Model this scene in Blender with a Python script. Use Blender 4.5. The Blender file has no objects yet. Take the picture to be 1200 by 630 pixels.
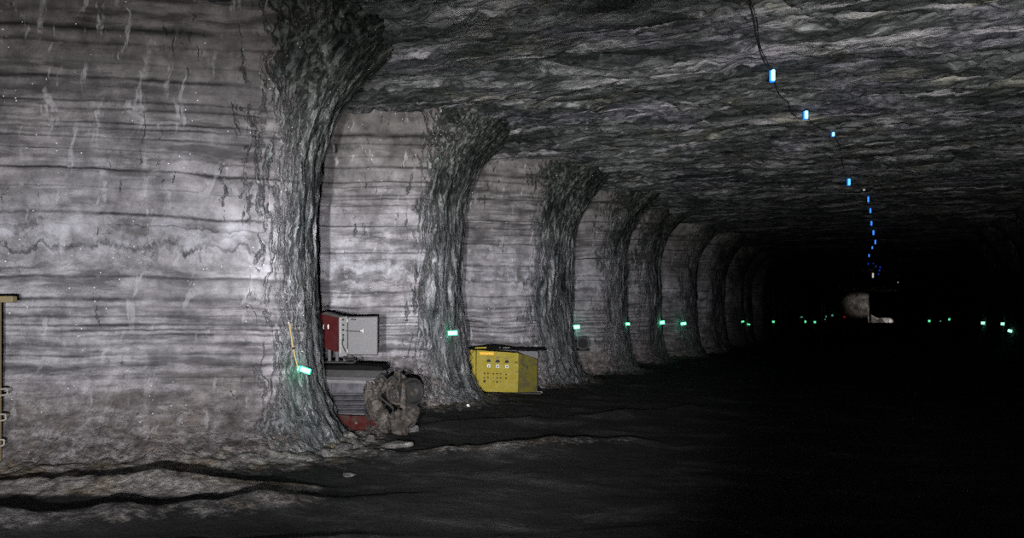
import bpy, bmesh, math, random
import numpy as np
from mathutils import Vector, Matrix
from mathutils.bvhtree import BVHTree

random.seed(7)
S = bpy.context.scene
COL = S.collection
PI = math.pi

# ------------------------------------------------------------------ camera
F = 1000.0; HOR = 372.0; VPX = 1025.0; EYE = 1.8
TH = math.atan((VPX - 600) / F)
cT, sT = math.cos(TH), math.sin(TH)
ROOF = EYE + 4.05
cam = bpy.data.cameras.new('camera'); camo = bpy.data.objects.new('camera', cam); COL.objects.link(camo)
cam.sensor_width = 36; cam.lens = 36 * F / 1200; cam.shift_y = (HOR - 315) / 1200
cam.clip_end = 400; cam.clip_start = 0.05
camo.location = (0, 0, EYE); camo.rotation_euler = (PI / 2, 0, TH)
S.camera = camo

def cw(xc, zc):                      # lateral / forward distance -> ground point
    return (xc * cT - zc * sT, xc * sT + zc * cT)
def at(px, py, zc):
    x, y = cw((px - 600) / F * zc, zc)
    return Vector((x, y, EYE + (HOR - py) / F * zc))
def ray(px, py):
    d = at(px, py, 1.0) - Vector((0, 0, EYE))
    return Vector((0, 0, EYE)), d.normalized()

# ------------------------------------------------------------------ noise
_r = np.random.RandomState(3)
_p = _r.permutation(256); _p = np.concatenate([_p, _p, _p])
_g = _r.normal(size=(256, 3)); _g /= np.linalg.norm(_g, axis=1)[:, None]
def perlin(x, y, z):
    x, y, z = np.broadcast_arrays(np.asarray(x, float), np.asarray(y, float), np.asarray(z, float))
    xi, yi, zi = (np.floor(v).astype(int) for v in (x, y, z))
    xf, yf, zf = x - xi, y - yi, z - zi
    u, v, w = (t * t * t * (t * (t * 6 - 15) + 10) for t in (xf, yf, zf))
    def gr(i, j, k):
        h = _p[_p[_p[(xi + i) & 255] + ((yi + j) & 255)] + ((zi + k) & 255)]
        q = _g[h]
        return q[..., 0] * (xf - i) + q[..., 1] * (yf - j) + q[..., 2] * (zf - k)
    def l(a, b, t): return a + (b - a) * t
    return l(l(l(gr(0,0,0), gr(1,0,0), u), l(gr(0,1,0), gr(1,1,0), u), v),
             l(l(gr(0,0,1), gr(1,0,1), u), l(gr(0,1,1), gr(1,1,1), u), v), w)
def fbm(x, y, z, o=4, g=.5):
    s = 0; a = 1
    for i in range(o):
        s = s + a * perlin(x * 2**i + 17.3 * i, y * 2**i + 5.1 * i, z * 2**i + 9.7 * i); a *= g
    return s
def ridged(x, y, z, o=4, g=.5):
    s = 0; a = 1
    for i in range(o):
        s = s + a * (1 - 2.6 * np.abs(perlin(x * 2**i + 7.3 * i, y * 2**i + 3.1 * i, z * 2**i + 1.7 * i))); a *= g
    return s
def sst(a, b, v):
    t = np.clip((v - a) / (b - a), 0, 1); return t * t * (3 - 2 * t)

# ------------------------------------------------------------------ object helpers
def tag(o, label=None, cat=None, group=None, kind=None):
    if label: o['label'] = label
    if cat: o['category'] = cat
    if group: o['group'] = group
    if kind: o['kind'] = kind
    return o
def empty(name, loc, rz=0):
    o = bpy.data.objects.new(name, None); COL.objects.link(o); o.empty_display_size = .1
    o.location = loc; o.rotation_euler = (0, 0, rz); return o
def link(name, bm, mat, parent=None, smooth=False):
    me = bpy.data.meshes.new(name)
    bmesh.ops.recalc_face_normals(bm, faces=bm.faces)
    bm.to_mesh(me); bm.free()
    me.materials.append(mat)
    if smooth:
        me.polygons.foreach_set('use_smooth', [True] * len(me.polygons))
    o = bpy.data.objects.new(name, me); COL.objects.link(o); o.parent = parent
    return o
def bx(bm, c, s, bev=0.0, rot=None):
    t = bmesh.new(); bmesh.ops.create_cube(t, size=1)
    bmesh.ops.scale(t, vec=s, verts=t.verts)
    if bev: bmesh.ops.bevel(t, geom=list(t.edges), offset=bev, segments=2, affect='EDGES', profile=.5)
    if rot is not None: bmesh.ops.transform(t, matrix=rot.to_4x4(), verts=t.verts)
    bmesh.ops.translate(t, vec=c, verts=t.verts)
    m = bpy.data.meshes.new('t'); t.to_mesh(m); t.free(); bm.from_mesh(m); bpy.data.meshes.remove(m)
def cyl(bm, c, r, h, axis='Z', seg=24, r2=None, bev=0):
    t = bmesh.new(); bmesh.ops.create_cone(t, cap_ends=True, segments=seg, radius1=r, radius2=r if r2 is None else r2, depth=h)
    if bev: bmesh.ops.bevel(t, geom=[e for e in t.edges if len(e.link_faces) == 2 and max(len(f.verts) for f in e.link_faces) > 4], offset=bev, segments=2, affect='EDGES')
    R = {'Z': Matrix(), 'X': Matrix.Rotation(PI/2, 4, 'Y'), 'Y': Matrix.Rotation(PI/2, 4, 'X')}[axis]
    bmesh.ops.transform(t, matrix=R, verts=t.verts); bmesh.ops.translate(t, vec=c, verts=t.verts)
    m = bpy.data.meshes.new('t'); t.to_mesh(m); t.free(); bm.from_mesh(m); bpy.data.meshes.remove(m)
def tube(bm, pts, r, seg=8):
    pts = [Vector(p) for p in pts]; rings = []
    up = Vector((0, 0, 1))
    for i, p in enumerate(pts):
        d = (pts[min(i+1, len(pts)-1)] - pts[max(i-1, 0)]).normalized()
        a = d.cross(up)
        if a.length < .05: a = d.cross(Vector((1, 0, 0)))
        a.normalize(); b = d.cross(a)
        rings.append([bm.verts.new(p + (a * math.cos(2*PI*k/seg) + b * math.sin(2*PI*k/seg)) * r) for k in range(seg)])
    for i in range(len(rings) - 1):
        for k in range(seg):
            bm.faces.new((rings[i][k], rings[i][(k+1) % seg], rings[i+1][(k+1) % seg], rings[i+1][k]))
    bm.faces.new(rings[0]); bm.faces.new(rings[-1][::-1])
def ring(bm, c, R, r, axis='Y', seg=28, s2=8):
    vs = []
    for i in range(seg):
        a = 2*PI*i/seg; row = []
        for j in range(s2):
            b = 2*PI*j/s2; q = R + r*math.cos(b)
            x, z, y = q*math.cos(a), q*math.sin(a), r*math.sin(b)
            v = Vector((x, y, z)) if axis == 'Y' else Vector((y, x, z)) if axis == 'X' else Vector((x, z, y))
            row.append(bm.verts.new(Vector(c) + v))
        vs.append(row)
    for i in range(seg):
        for j in range(s2):
            bm.faces.new((vs[i][j], vs[(i+1) % seg][j], vs[(i+1) % seg][(j+1) % s2], vs[i][(j+1) % s2]))
def prism(bm, poly, y0, y1):         # polygon in (x, z), extruded along y
    a = [bm.verts.new((x, y0, z)) for x, z in poly]; b = [bm.verts.new((x, y1, z)) for x, z in poly]
    bm.faces.new(a); bm.faces.new(b[::-1]); n = len(poly)
    for i in range(n): bm.faces.new((a[i], b[i], b[(i+1) % n], a[(i+1) % n]))
def lump(bm, c, s, seed, amp=.22, sub=4, flat=0.0, freq=1.6):
    t = bmesh.new(); bmesh.ops.create_icosphere(t, subdivisions=sub, radius=1)
    P = np.array([v.co[:] for v in t.verts])
    n = fbm(P[:,0]*freq + seed*3.7, P[:,1]*freq + seed, P[:,2]*freq - seed, 5, .55)
    fac = np.round((P @ _g[(seed*13) % 200:(seed*13) % 200 + 14].T).max(axis=1) * 1.0, 3)   # facetted cut
    P = P * (1/np.maximum(fac, .6) * .8 + amp * n)[:, None]
    P = P * np.array(s)
    for v, p in zip(t.verts, P): v.co = p
    bmesh.ops.rotate(t, cent=(0,0,0), matrix=Matrix.Rotation(seed * 1.3, 3, 'Z'), verts=t.verts) if flat == 0 else None
    bmesh.ops.translate(t, vec=c, verts=t.verts)
    m = bpy.data.meshes.new('t'); t.to_mesh(m); t.free(); bm.from_mesh(m); bpy.data.meshes.remove(m)
def grid_mesh(name, P, mat, attrs=None, close=False):     # P: (n, m, 3)
    n, m = P.shape[:2]
    me = bpy.data.meshes.new(name)
    idx = np.arange(n * m).reshape(n, m)
    q = np.stack([idx[:-1, :-1], idx[1:, :-1], idx[1:, 1:], idx[:-1, 1:]], -1).reshape(-1, 4)
    me.vertices.add(n * m); me.vertices.foreach_set('co', P.reshape(-1).astype(np.float32))
    me.loops.add(q.size); me.loops.foreach_set('vertex_index', q.reshape(-1).astype(np.int32))
    me.polygons.add(len(q)); me.polygons.foreach_set('loop_start', np.arange(0, q.size, 4, dtype=np.int32))
    me.polygons.foreach_set('use_smooth', np.ones(len(q), dtype=bool))
    me.update(calc_edges=True)
    for k, v in (attrs or {}).items():
        a = me.attributes.new(k, 'FLOAT', 'POINT'); a.data.foreach_set('value', v.reshape(-1).astype(np.float32))
    me.materials.append(mat)
    o = bpy.data.objects.new(name, me); COL.objects.link(o); o['kind'] = 'structure'
    return o, P.reshape(-1, 3), q

# ------------------------------------------------------------------ material helpers
class NT:
    def __init__(s, name):
        s.m = bpy.data.materials.new(name); s.m.use_nodes = True
        s.t = s.m.node_tree; s.t.nodes.clear()
        s.out = s.n('ShaderNodeOutputMaterial'); s.b = s.n('ShaderNodeBsdfPrincipled')
        s.l(s.b.outputs[0], s.out.inputs[0])
    def n(s, t, **k):
        x = s.t.nodes.new(t)
        for a, v in k.items(): setattr(x, a, v)
        return x
    def l(s, a, b): s.t.links.new(a, b)
    def put(s, sock, v):
        if isinstance(v, (int, float)): sock.default_value = v
        elif isinstance(v, tuple): sock.default_value = v if len(v) == len(sock.default_value) else v + (1,)
        else: s.l(v, sock)
    def math(s, op, a, b=0.0, c=None, clamp=False):
        x = s.n('ShaderNodeMath', operation=op); x.use_clamp = clamp
        s.put(x.inputs[0], a); s.put(x.inputs[1], b)
        if c is not None: s.put(x.inputs[2], c)
        return x.outputs[0]
    def pos(s):
        return s.n('ShaderNodeNewGeometry').outputs['Position']
    def obj(s): return s.n('ShaderNodeTexCoord').outputs['Object']
    def vscale(s, v, sc):
        x = s.n('ShaderNodeVectorMath', operation='MULTIPLY'); s.l(v, x.inputs[0]); x.inputs[1].default_value = sc; return x.outputs[0]
    def vadd(s, a, b):
        x = s.n('ShaderNodeVectorMath', operation='ADD'); s.l(a, x.inputs[0]); s.put(x.inputs[1], b); return x.outputs[0]
    def noise(s, v, scale=1.0, det=5, rough=.55, dist=0.0, col=False):
        x = s.n('ShaderNodeTexNoise'); s.l(v, x.inputs['Vector']); x.inputs['Scale'].default_value = scale
        x.inputs['Detail'].default_value = det; x.inputs['Roughness'].default_value = rough; x.inputs['Distortion'].default_value = dist
        return x.outputs['Color' if col else 'Fac']
    def ramp(s, f, stops, col=False):
        x = s.n('ShaderNodeValToRGB'); s.l(f, x.inputs[0]); e = x.color_ramp.elements
        while len(e) > 1: e.remove(e[-1])
        e[0].position = stops[0][0]; c = stops[0][1]; e[0].color = (c, c, c, 1) if not isinstance(c, tuple) else c + (1,)
        for p, c in stops[1:]:
            k = e.new(p); k.color = (c, c, c, 1) if not isinstance(c, tuple) else c + (1,)
        return x.outputs[0]
    def mr(s, f, a, b, c=0.0, d=1.0):
        x = s.n('ShaderNodeMapRange'); s.put(x.inputs[0], f)
        for i, v in enumerate((a, b, c, d)): x.inputs[i+1].default_value = v
        return x.outputs[0]
    def mix(s, f, a, b, mode='MIX'):
        x = s.n('ShaderNodeMix', data_type='RGBA', blend_type=mode); s.put(x.inputs[0], f); s.put(x.inputs[6], a); s.put(x.inputs[7], b)
        return x.outputs[2]
    def bump(s, h, strength=1.0, dist=.05, prev=None):
        x = s.n('ShaderNodeBump'); s.l(h, x.inputs['Height']); x.inputs['Strength'].default_value = strength; x.inputs['Distance'].default_value = dist
        if prev is not None: s.l(prev, x.inputs['Normal'])
        return x.outputs[0]
    def attr(s, name):
        x = s.n('ShaderNodeAttribute'); x.attribute_name = name; return x.outputs['Fac']
    def set(s, col=None, rough=.8, metal=0.0, normal=None, spec=.3):
        if col is not None: s.put(s.b.inputs['Base Color'], col)
        s.put(s.b.inputs['Roughness'], rough); s.put(s.b.inputs['Metallic'], metal)
        s.b.inputs['Specular IOR Level'].default_value = spec
        if normal is not None: s.l(normal, s.b.inputs['Normal'])
        return s.m

def wall_material():
    N = NT('banded_salt_rock'); p = N.pos()
    sep = N.n('ShaderNodeSeparateXYZ'); N.l(p, sep.inputs[0]); z = sep.outputs[2]
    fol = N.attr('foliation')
    def xyz(sx, sy, sz, zsock=None):
        c = N.n('ShaderNodeCombineXYZ'); N.l(N.math('MULTIPLY', sep.outputs[0], sx), c.inputs[0]); N.l(N.math('MULTIPLY', sep.outputs[1], sy), c.inputs[1])
        N.l(N.math('MULTIPLY', zsock if zsock is not None else z, sz), c.inputs[2]); return c.outputs[0]
    def cen(n_, amp): return N.math('MULTIPLY', N.math('SUBTRACT', n_, .5), amp)
    mul = lambda f, c, k: N.mix(f, c, N.mix(1.0, c, k, 'MULTIPLY'))
    zz = N.math('ADD', z, cen(N.noise(p, .3, 2), .26))
    zz = N.math('ADD', zz, cen(N.noise(xyz(1.6, 1.6, .8), 1.0, 3), .07))
    zz = N.math('ADD', zz, cen(N.noise(p, 11, 4, .65), .028))
    # one seam is crumpled into folds
    win = N.math('MULTIPLY', N.mr(N.math('ABSOLUTE', N.math('SUBTRACT', z, 2.68)), .0, .34, 1.0, 0.0), N.mr(N.noise(xyz(1, 1, 0), .8, 2), .38, .56), clamp=True)
    crum = N.math('MULTIPLY', cen(N.noise(xyz(4.2, 4.2, 1.4), 1.0, 5, .62), .95), win)
    zz = N.math('ADD', zz, crum)
    lay = N.noise(xyz(.14, .14, 1.0, zz), 9.0, 5, .60)
    layc = N.noise(xyz(.12, .12, 1.0, zz), 2.2, 3, .5)
    def seams(lst, z0, z1):
        st = [(0.0, 0.0)]
        for zc_, w_, a_ in sorted(lst):
            q = lambda v: (v - z0) / (z1 - z0)
            st += [(q(zc_ - w_), 0.0), (q(zc_), a_), (q(zc_ + w_), 0.0)]
        return N.ramp(N.mr(zz, z0, z1), st)
    s1 = seams([(5.34,.07,1.),(5.17,.028,.7),(4.93,.02,.4),(4.74,.036,1.),(4.46,.02,.8),(4.37,.02,.7),(4.20,.018,.9),(4.13,.018,.8),(4.01,.018,.7)], 3.9, 6.2)
    s2 = seams([(3.86,.015,.4),(3.62,.022,.95),(3.40,.014,.4),(3.08,.030,1.),(2.94,.014,.5),(2.68,.05,.85),(2.31,.026,.75),(2.03,.038,.9)], 1.9, 3.9)
    s3 = seams([(1.93,.014,.6),(1.82,.02,.7),(1.71,.022,.9),(1.645,.018,.8),(1.58,.02,.7),(1.47,.035,.7),(1.34,.02,.6),(1.20,.05,.75),(1.05,.02,.5)], 0.2, 1.96)
    seam = N.math('ADD', N.math('ADD', s1, s2), s3, clamp=True)
    seam = N.math('MULTIPLY', seam, N.mr(N.noise(xyz(.9, .9, 5), 1.0, 5, .65), .34, .56, .25, 1.0))
    # lamination groups
    grp = N.math('MULTIPLY', N.mr(layc, .40, .58, 1.0, 0.0), 1.0)
    grp = N.math('MAXIMUM', grp, N.mr(N.math('ABSOLUTE', N.math('SUBTRACT', zz, 1.35)), .45, .95, .9, 0.0))
    grp = N.math('MAXIMUM', grp, N.mr(N.math('ABSOLUTE', N.math('SUBTRACT', zz, 4.15)), .15, .4, .7, 0.0))
    mott = N.noise(p, 3.2, 7, .68)
    base = N.ramp(mott, [(.36, (.25,.243,.262)), (.48, (.38,.37,.398)), (.60, (.52,.505,.545)), (.70, (.64,.625,.67))])
    lam = N.mr(lay, .40, .56, .0, 1.0)
    base = N.mix(N.math('MULTIPLY', N.math('SUBTRACT', 1.0, lam), N.math('ADD', N.math('MULTIPLY', grp, .62), .13)), base, (.075, .074, .078))
    base = N.mix(N.math('MULTIPLY', seam, .95, clamp=True), base, (.022, .026, .027))
    base = mul(N.mr(N.noise(p, .75, 4, .6), .40, .60), base, (.72, .71, .70))
    # bluish clean band with frosting of salt
    base = N.mix(N.math('MULTIPLY', N.mr(N.math('ABSOLUTE', N.math('SUBTRACT', zz, 2.85)), .10, .35, .28, 0.0), N.mr(mott, .42, .6), clamp=True), base, (.60, .63, .70))
    # crusty brown foot
    low = N.math('MULTIPLY', N.mr(z, 1.3, .3), N.mr(N.noise(p, 1.2, 5, .6), .46, .62), clamp=True)
    base = N.mix(N.math('MULTIPLY', low, .6), base, (.27, .22, .175))
    base = N.mix(N.math('MULTIPLY', N.mr(z, 1.25, .1), N.mr(N.noise(p, 6.5, 7, .72), .47, .56, 0.0, .8), clamp=True), base, (.13, .115, .112))
    peb = N.noise(N.vscale(p, (1, 1, 1.9)), 6.5, 7, .74)
    base = N.mix(N.mr(z, 1.3, .4), base, N.mix(N.mr(peb, .40, .60), N.mix(1.0, base, (.52,.50,.49), 'MULTIPLY'), N.mix(1.0, base, (1.25,1.2,1.15), 'MULTIPLY')))
    up = N.mr(zz, 3.1, 5.3)  # upper wall darkened in the colour, standing in for the lamps' falloff
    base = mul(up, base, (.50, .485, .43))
    # pale salt runs, thin and nearly vertical
    tl = N.math('ADD', sep.outputs[0], N.math('MULTIPLY', z, -.16)); tl = N.math('ADD', tl, cen(N.noise(p, 1.7, 3, .55), .38))
    vc = N.n('ShaderNodeCombineXYZ'); N.l(tl, vc.inputs[0]); N.l(N.math('MULTIPLY', sep.outputs[1], .8), vc.inputs[1]); N.l(N.math('MULTIPLY', z, .14), vc.inputs[2])
    vr = N.noise(vc.outputs[0], 9.0, 3, .6)
    run = N.math('MULTIPLY', N.mr(vr, .60, .66), N.mr(N.noise(p, 2.4, 4, .6), .42, .56), clamp=True)
    base = N.mix(N.math('MULTIPLY', run, .42), base, (.66, .66, .68))
    vr2 = N.noise(N.vadd(vc.outputs[0], (7.1, 3.3, .4)), 3.2, 5, .62)
    run2 = N.math('MULTIPLY', N.mr(vr2, .385, .34), N.mr(N.noise(p, .9, 3), .44, .58), clamp=True)
    base = N.mix(N.math('MULTIPLY', run2, .6), base, (.11, .11, .108))
    # hairline cracks
    ck = N.noise(N.vscale(p, (1.0, 1.0, .6)), 1.7, 4, .6, .4)
    crk = N.math('MULTIPLY', N.mr(N.math('ABSOLUTE', N.math('SUBTRACT', ck, .5)), .0, .0055, 1.0, 0.0), N.mr(N.noise(p, 1.3, 2), .5, .58), clamp=True)
    base = N.mix(N.math('MULTIPLY', crk, .6), base, (.08, .08, .08))
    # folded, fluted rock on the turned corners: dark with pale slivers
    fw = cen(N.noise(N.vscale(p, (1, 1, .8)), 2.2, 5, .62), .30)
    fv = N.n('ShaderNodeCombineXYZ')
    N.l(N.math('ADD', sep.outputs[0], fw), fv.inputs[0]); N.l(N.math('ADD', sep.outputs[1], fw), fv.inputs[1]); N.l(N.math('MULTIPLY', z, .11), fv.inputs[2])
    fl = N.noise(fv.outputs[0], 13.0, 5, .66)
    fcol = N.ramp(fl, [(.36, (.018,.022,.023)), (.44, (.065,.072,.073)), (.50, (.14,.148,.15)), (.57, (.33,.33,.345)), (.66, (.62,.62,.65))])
    fcol = mul(up, fcol, (.42, .45, .38))  # same painted falloff towards the top of the corners
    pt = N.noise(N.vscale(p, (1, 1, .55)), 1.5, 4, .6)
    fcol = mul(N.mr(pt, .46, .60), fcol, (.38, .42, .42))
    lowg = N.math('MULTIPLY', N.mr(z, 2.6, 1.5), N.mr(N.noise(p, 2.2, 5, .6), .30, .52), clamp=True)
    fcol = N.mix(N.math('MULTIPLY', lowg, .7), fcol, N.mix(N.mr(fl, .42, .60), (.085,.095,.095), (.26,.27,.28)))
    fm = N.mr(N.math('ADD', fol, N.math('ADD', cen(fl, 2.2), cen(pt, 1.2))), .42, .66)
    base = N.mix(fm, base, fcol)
    vo = N.n('ShaderNodeTexVoronoi'); N.l(p, vo.inputs['Vector']); vo.inputs['Scale'].default_value = 11
    sp = N.math('MULTIPLY', N.math('LESS_THAN', vo.outputs['Distance'], .09), N.math('GREATER_THAN', N.noise(p, 2.3, 3), .54))
    base = N.mix(sp, base, (.95, .95, .97))
    hgt = N.math('ADD', N.math('MULTIPLY', N.math('MULTIPLY', lam, grp), .16), N.math('MULTIPLY', N.noise(p, 11, 7, .68), .55))
    hgt = N.math('ADD', hgt, N.math('MULTIPLY', N.math('MULTIPLY', fl, 1.3), fm))
    hgt = N.math('SUBTRACT', hgt, N.math('MULTIPLY', seam, .3))
    hgt = N.math('ADD', hgt, N.math('MULTIPLY', N.noise(p, 6.5, 6, .7), N.mr(z, 1.5, .2, 0.0, 2.4)))
    return N.set(base, .85, 0, N.bump(hgt, 1.0, .07), .12)

def roof_material():
    N = NT('flaking_roof_rock'); p = N.pos()
    w = N.noise(N.vscale(p, (.5, .8, 1)), .8, 4, .6, col=True)
    q = N.vadd(N.vscale(p, (.30, .8, 1.0)), N.vscale(w, (1.6, 1.9, 0)))
    a = N.noise(q, 2.4, 9, .66)
    f = N.noise(N.vscale(q, (.55, 1.6, 1)), 8, 7, .70)
    col = N.ramp(a, [(.36, (.028,.033,.032)), (.46, (.075,.081,.079)), (.54, (.145,.15,.147)), (.62, (.26,.265,.26))])
    col = N.mix(N.mr(f, .52, .60), col, N.mix(1.0, col, (1.9,1.9,1.9), 'MULTIPLY'))
    col = N.mix(N.mr(f, .48, .40), col, N.mix(1.0, col, (.35,.36,.36), 'MULTIPLY'))
    # long pale layers exposed across the roof
    s = N.noise(N.vscale(p, (.11, 1.5, 1)), 1.5, 7, .70)
    col = N.mix(N.math('MULTIPLY', N.mr(s, .565, .62), .85), col, (.52, .51, .50))
    s2 = N.noise(N.vadd(N.vscale(p, (.16, 1.1, 1)), (4, 9, 0)), 2.1, 6, .66)
    col = N.mix(N.math('MULTIPLY', N.mr(s2, .42, .37), .7), col, (.03, .032, .032))
    col = N.mix(N.math('MULTIPLY', N.mr(N.noise(p, .45, 3), .52, .62), .40), col, N.mix(1.0, col, (1.05,.94,1.25), 'MULTIPLY'))
    col = N.mix(N.math('MULTIPLY', N.mr(N.noise(N.vadd(p, (9, 2, 0)), .8, 4), .57, .66), .4), col, N.mix(1.0, col, (1.1,1.05,.65), 'MULTIPLY'))
    h = N.math('ADD', N.math('MULTIPLY', a, 1.2), N.math('MULTIPLY', f, .75))
    return N.set(col, .8, 0, N.bump(h, 1.0, .065), .2)

def floor_material():
    N = NT('salt_dust_floor'); p = N.pos()
    cr = N.attr('crust')
    a = N.noise(N.vscale(p, (.6, 1.0, 1)), 1.3, 7, .65); b = N.noise(p, 9, 7, .7)
    dark = N.ramp(a, [(.36, (.008,.008,.008)), (.52, (.020,.020,.021)), (.62, (.05,.049,.05)), (.70, (.10,.097,.097))])
    pale = N.ramp(b, [(.36, (.07,.066,.062)), (.5, (.24,.225,.212)), (.64, (.46,.44,.42))])
    pale = N.mix(N.mr(N.noise(p, 1.6, 4), .5, .62), pale, N.mix(1.0, pale, (.8,.68,.52), 'MULTIPLY'))
    m = N.mr(N.math('ADD', cr, N.math('MULTIPLY', N.math('SUBTRACT', b, .5), .9)), .25, .75)
    col = N.mix(m, dark, pale)
    h = N.math('ADD', b, N.math('MULTIPLY', N.noise(p, 30, 4, .6), .35))
    return N.set(col, .85, 0, N.bump(h, 1.0, .06), .2)

def dusty(name, c, rough=.55, metal=0.0, dust=.35, dcol=(.30,.28,.26), bump=.004, scale=7, spec=.4):
    N = NT(name); p = N.obj()
    n = N.noise(p, scale, 6, .65); g = N.noise(p, scale * 5, 4, .6)
    m = N.math('MULTIPLY', N.mr(n, .42, .68), dust * 1.6, clamp=True)
    col = N.mix(m, N.mix(N.mr(g, .3, .7), tuple(v * .8 for v in c), c), dcol)
    return N.set(col, N.mr(n, .3, .7, rough, min(1, rough + .3)), metal, N.bump(g, .5, bump), spec)
def emit(name, c, strength, rim=None):
    N = NT(name)
    N.set(c, .4, 0, None, .2)
    N.b.inputs['Emission Color'].default_value = c + (1,)
    N.b.inputs['Emission Strength'].default_value = strength
    return N.m

M = dict(wall=wall_material(), roof=roof_material(), floor=floor_material(),
    red=dusty('red_enamel', (.042, .0015, .002), .6, 0, .03, (.06,.01,.01), spec=.15), redd=dusty('dusty_red_paint', (.045, .004, .004), .8, 0, .7, (.045,.032,.027), spec=.15),
    white=dusty('white_door_paint', (.115, .115, .122), .5, 0, .15), grey=dusty('grey_housing_paint', (.06, .058, .066), .55, 0, .3, (.13,.125,.125)), deck=dusty('black_deck', (.006,.006,.006), .9, 0, 0, spec=.1),
    light=dusty('pale_grey_paint', (.15, .15, .15), .55, 0, .3, (.22,.215,.21)), dark=dusty('black_steel', (.015, .015, .016), .5, .3, .15, (.07,.065,.06)),
    rust=dusty('rusty_dusty_casting', (.028, .022, .017), .9, 0, .7, (.11,.098,.088), .08, 9), rubber=dusty('black_rubber', (.012,.012,.013), .7, 0, .2, (.06,.055,.05)),
    yellow=dusty('yellow_cabinet_paint', (.34, .27, .007), .5, 0, .18, (.30,.24,.03)), yellowd=dusty('dark_yellow_paint', (.16, .14, .012), .6, 0, .7, (.07,.06,.04)),
    amber=dusty('orange_reflective_label', (1.0, .55, .02), .4, 0, .02), steel=dusty('bare_steel', (.35,.35,.35), .4, .8, .3),
    ocre=dusty('ochre_painted_steel', (.30, .235, .11), .6, 0, .5, (.22,.2,.16)), galv=dusty('chalky_steel_loop', (.45,.43,.38), .5, .2, .3),
    lath=dusty('yellow_plastic_strap', (.50, .37, .16), .6, 0, .3), rock=None,
    green=emit('green_glow', (.03, 1.0, .48), 2.2), greenc=emit('green_lamp_core', (.34, .95, .62), 1.7), rimg=emit('green_halo_rim', (.01, .9, .42), .55), rimb=emit('blue_halo_rim', (.01, .22, .9), .8), blue=emit('blue_glow', (.10, .50, 1.0), 1.5), bluec=emit('blue_lamp_core', (.30, .72, 1.0), 1.9), bluef=emit('deep_blue_glow', (.02, .16, 1.0), 2.6),
    warm=emit('white_lamp', (1, .9, .85), .5), redl=emit('red_lamp', (1, .05, .03), .2))
def rock_mat():
    N = NT('fallen_rock'); p = N.pos(); a = N.noise(p, 7, 8, .68); 
    col = N.ramp(a, [(.3, (.05,.045,.045)), (.5, (.13,.122,.12)), (.7, (.26,.25,.25))])
    return N.set(col, .8, 0, N.bump(N.noise(p, 16, 6, .7), 1, .05), .2)
M['rock'] = rock_mat()
M['salt'] = dusty('white_salt_lump', (.85,.85,.85), .5, 0, .05)

# ------------------------------------------------------------------ left wall
def catmull(pts, step):
    P = [np.array(p, float) for p in pts]; P = [2*P[0]-P[1]] + P + [2*P[-1]-P[-2]]; out = []
    for i in range(1, len(P) - 2):
        n = max(2, int(np.linalg.norm(P[i+1]-P[i]) / step))
        for k in range(n):
            t = k / n; a, b, c, d = P[i-1:i+3]
            # tension keeps corners from overshooting
            m1 = .8*(c-a)/2; m2 = .8*(d-b)/2
            sg = np.linalg.norm(c-b); m1 *= min(1, sg/(np.linalg.norm(m1)+1e-9)); m2 *= min(1, sg/(np.linalg.norm(m2)+1e-9))
            out.append((2*t**3-3*t**2+1)*b + (t**3-2*t**2+t)*m1 + (-2*t**3+3*t**2)*c + (t**3-t**2)*m2)
    out.append(P[-2]); return np.array(out)

def C(px, zc): return cw((px - 600) / F * zc, zc)
near = [cw(-14, 7.5), C(-420, 9.6), C(-150, 10.15), C(0, 10.4), C(150, 10.65), C(262, 10.9), C(318, 11.12), C(346, 11.5), C(360, 11.95), C(367, 12.5),
        C(359, 12.95), C(325, 13.5)]
p1b = C(325, 13.5)
segs = []
pl = list(near)
pl += [(p1b[0] - 3.5, p1b[1] + .35), (p1b[0] - 4.0, 12.6)]
# second pillar
pl += [C(160, 16.25), C(385, 16.7), C(455, 16.85), C(492, 17.05), C(517, 17.5), C(533, 18.1), C(538, 18.7), C(528, 19.3)]
a = C(528, 19.3); pl += [(a[0] - 4.5, a[1] + .5), (a[0] - 4.6, a[1] + 1.2)]
# third pillar
pl += [C(430, 21.2), C(535, 21.35), C(600, 21.6), C(628, 21.9), C(648, 22.5), C(661, 23.2), C(667, 23.9), C(657, 24.6)]
a = C(662, 24.6); pl += [(a[0] - 4.5, a[1] + .5), (a[0] - 4.5, a[1] + 1.0)]
fine = catmull(pl, .05)
unit = [(-4.6,-3.6), (-1.5,-2.75), (-.5,-2.35), (-.08,-1.9), (.08,-1.2), (.1,-.1), (-.25,.45), (-1,.75), (-4.6,.95)]
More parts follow.
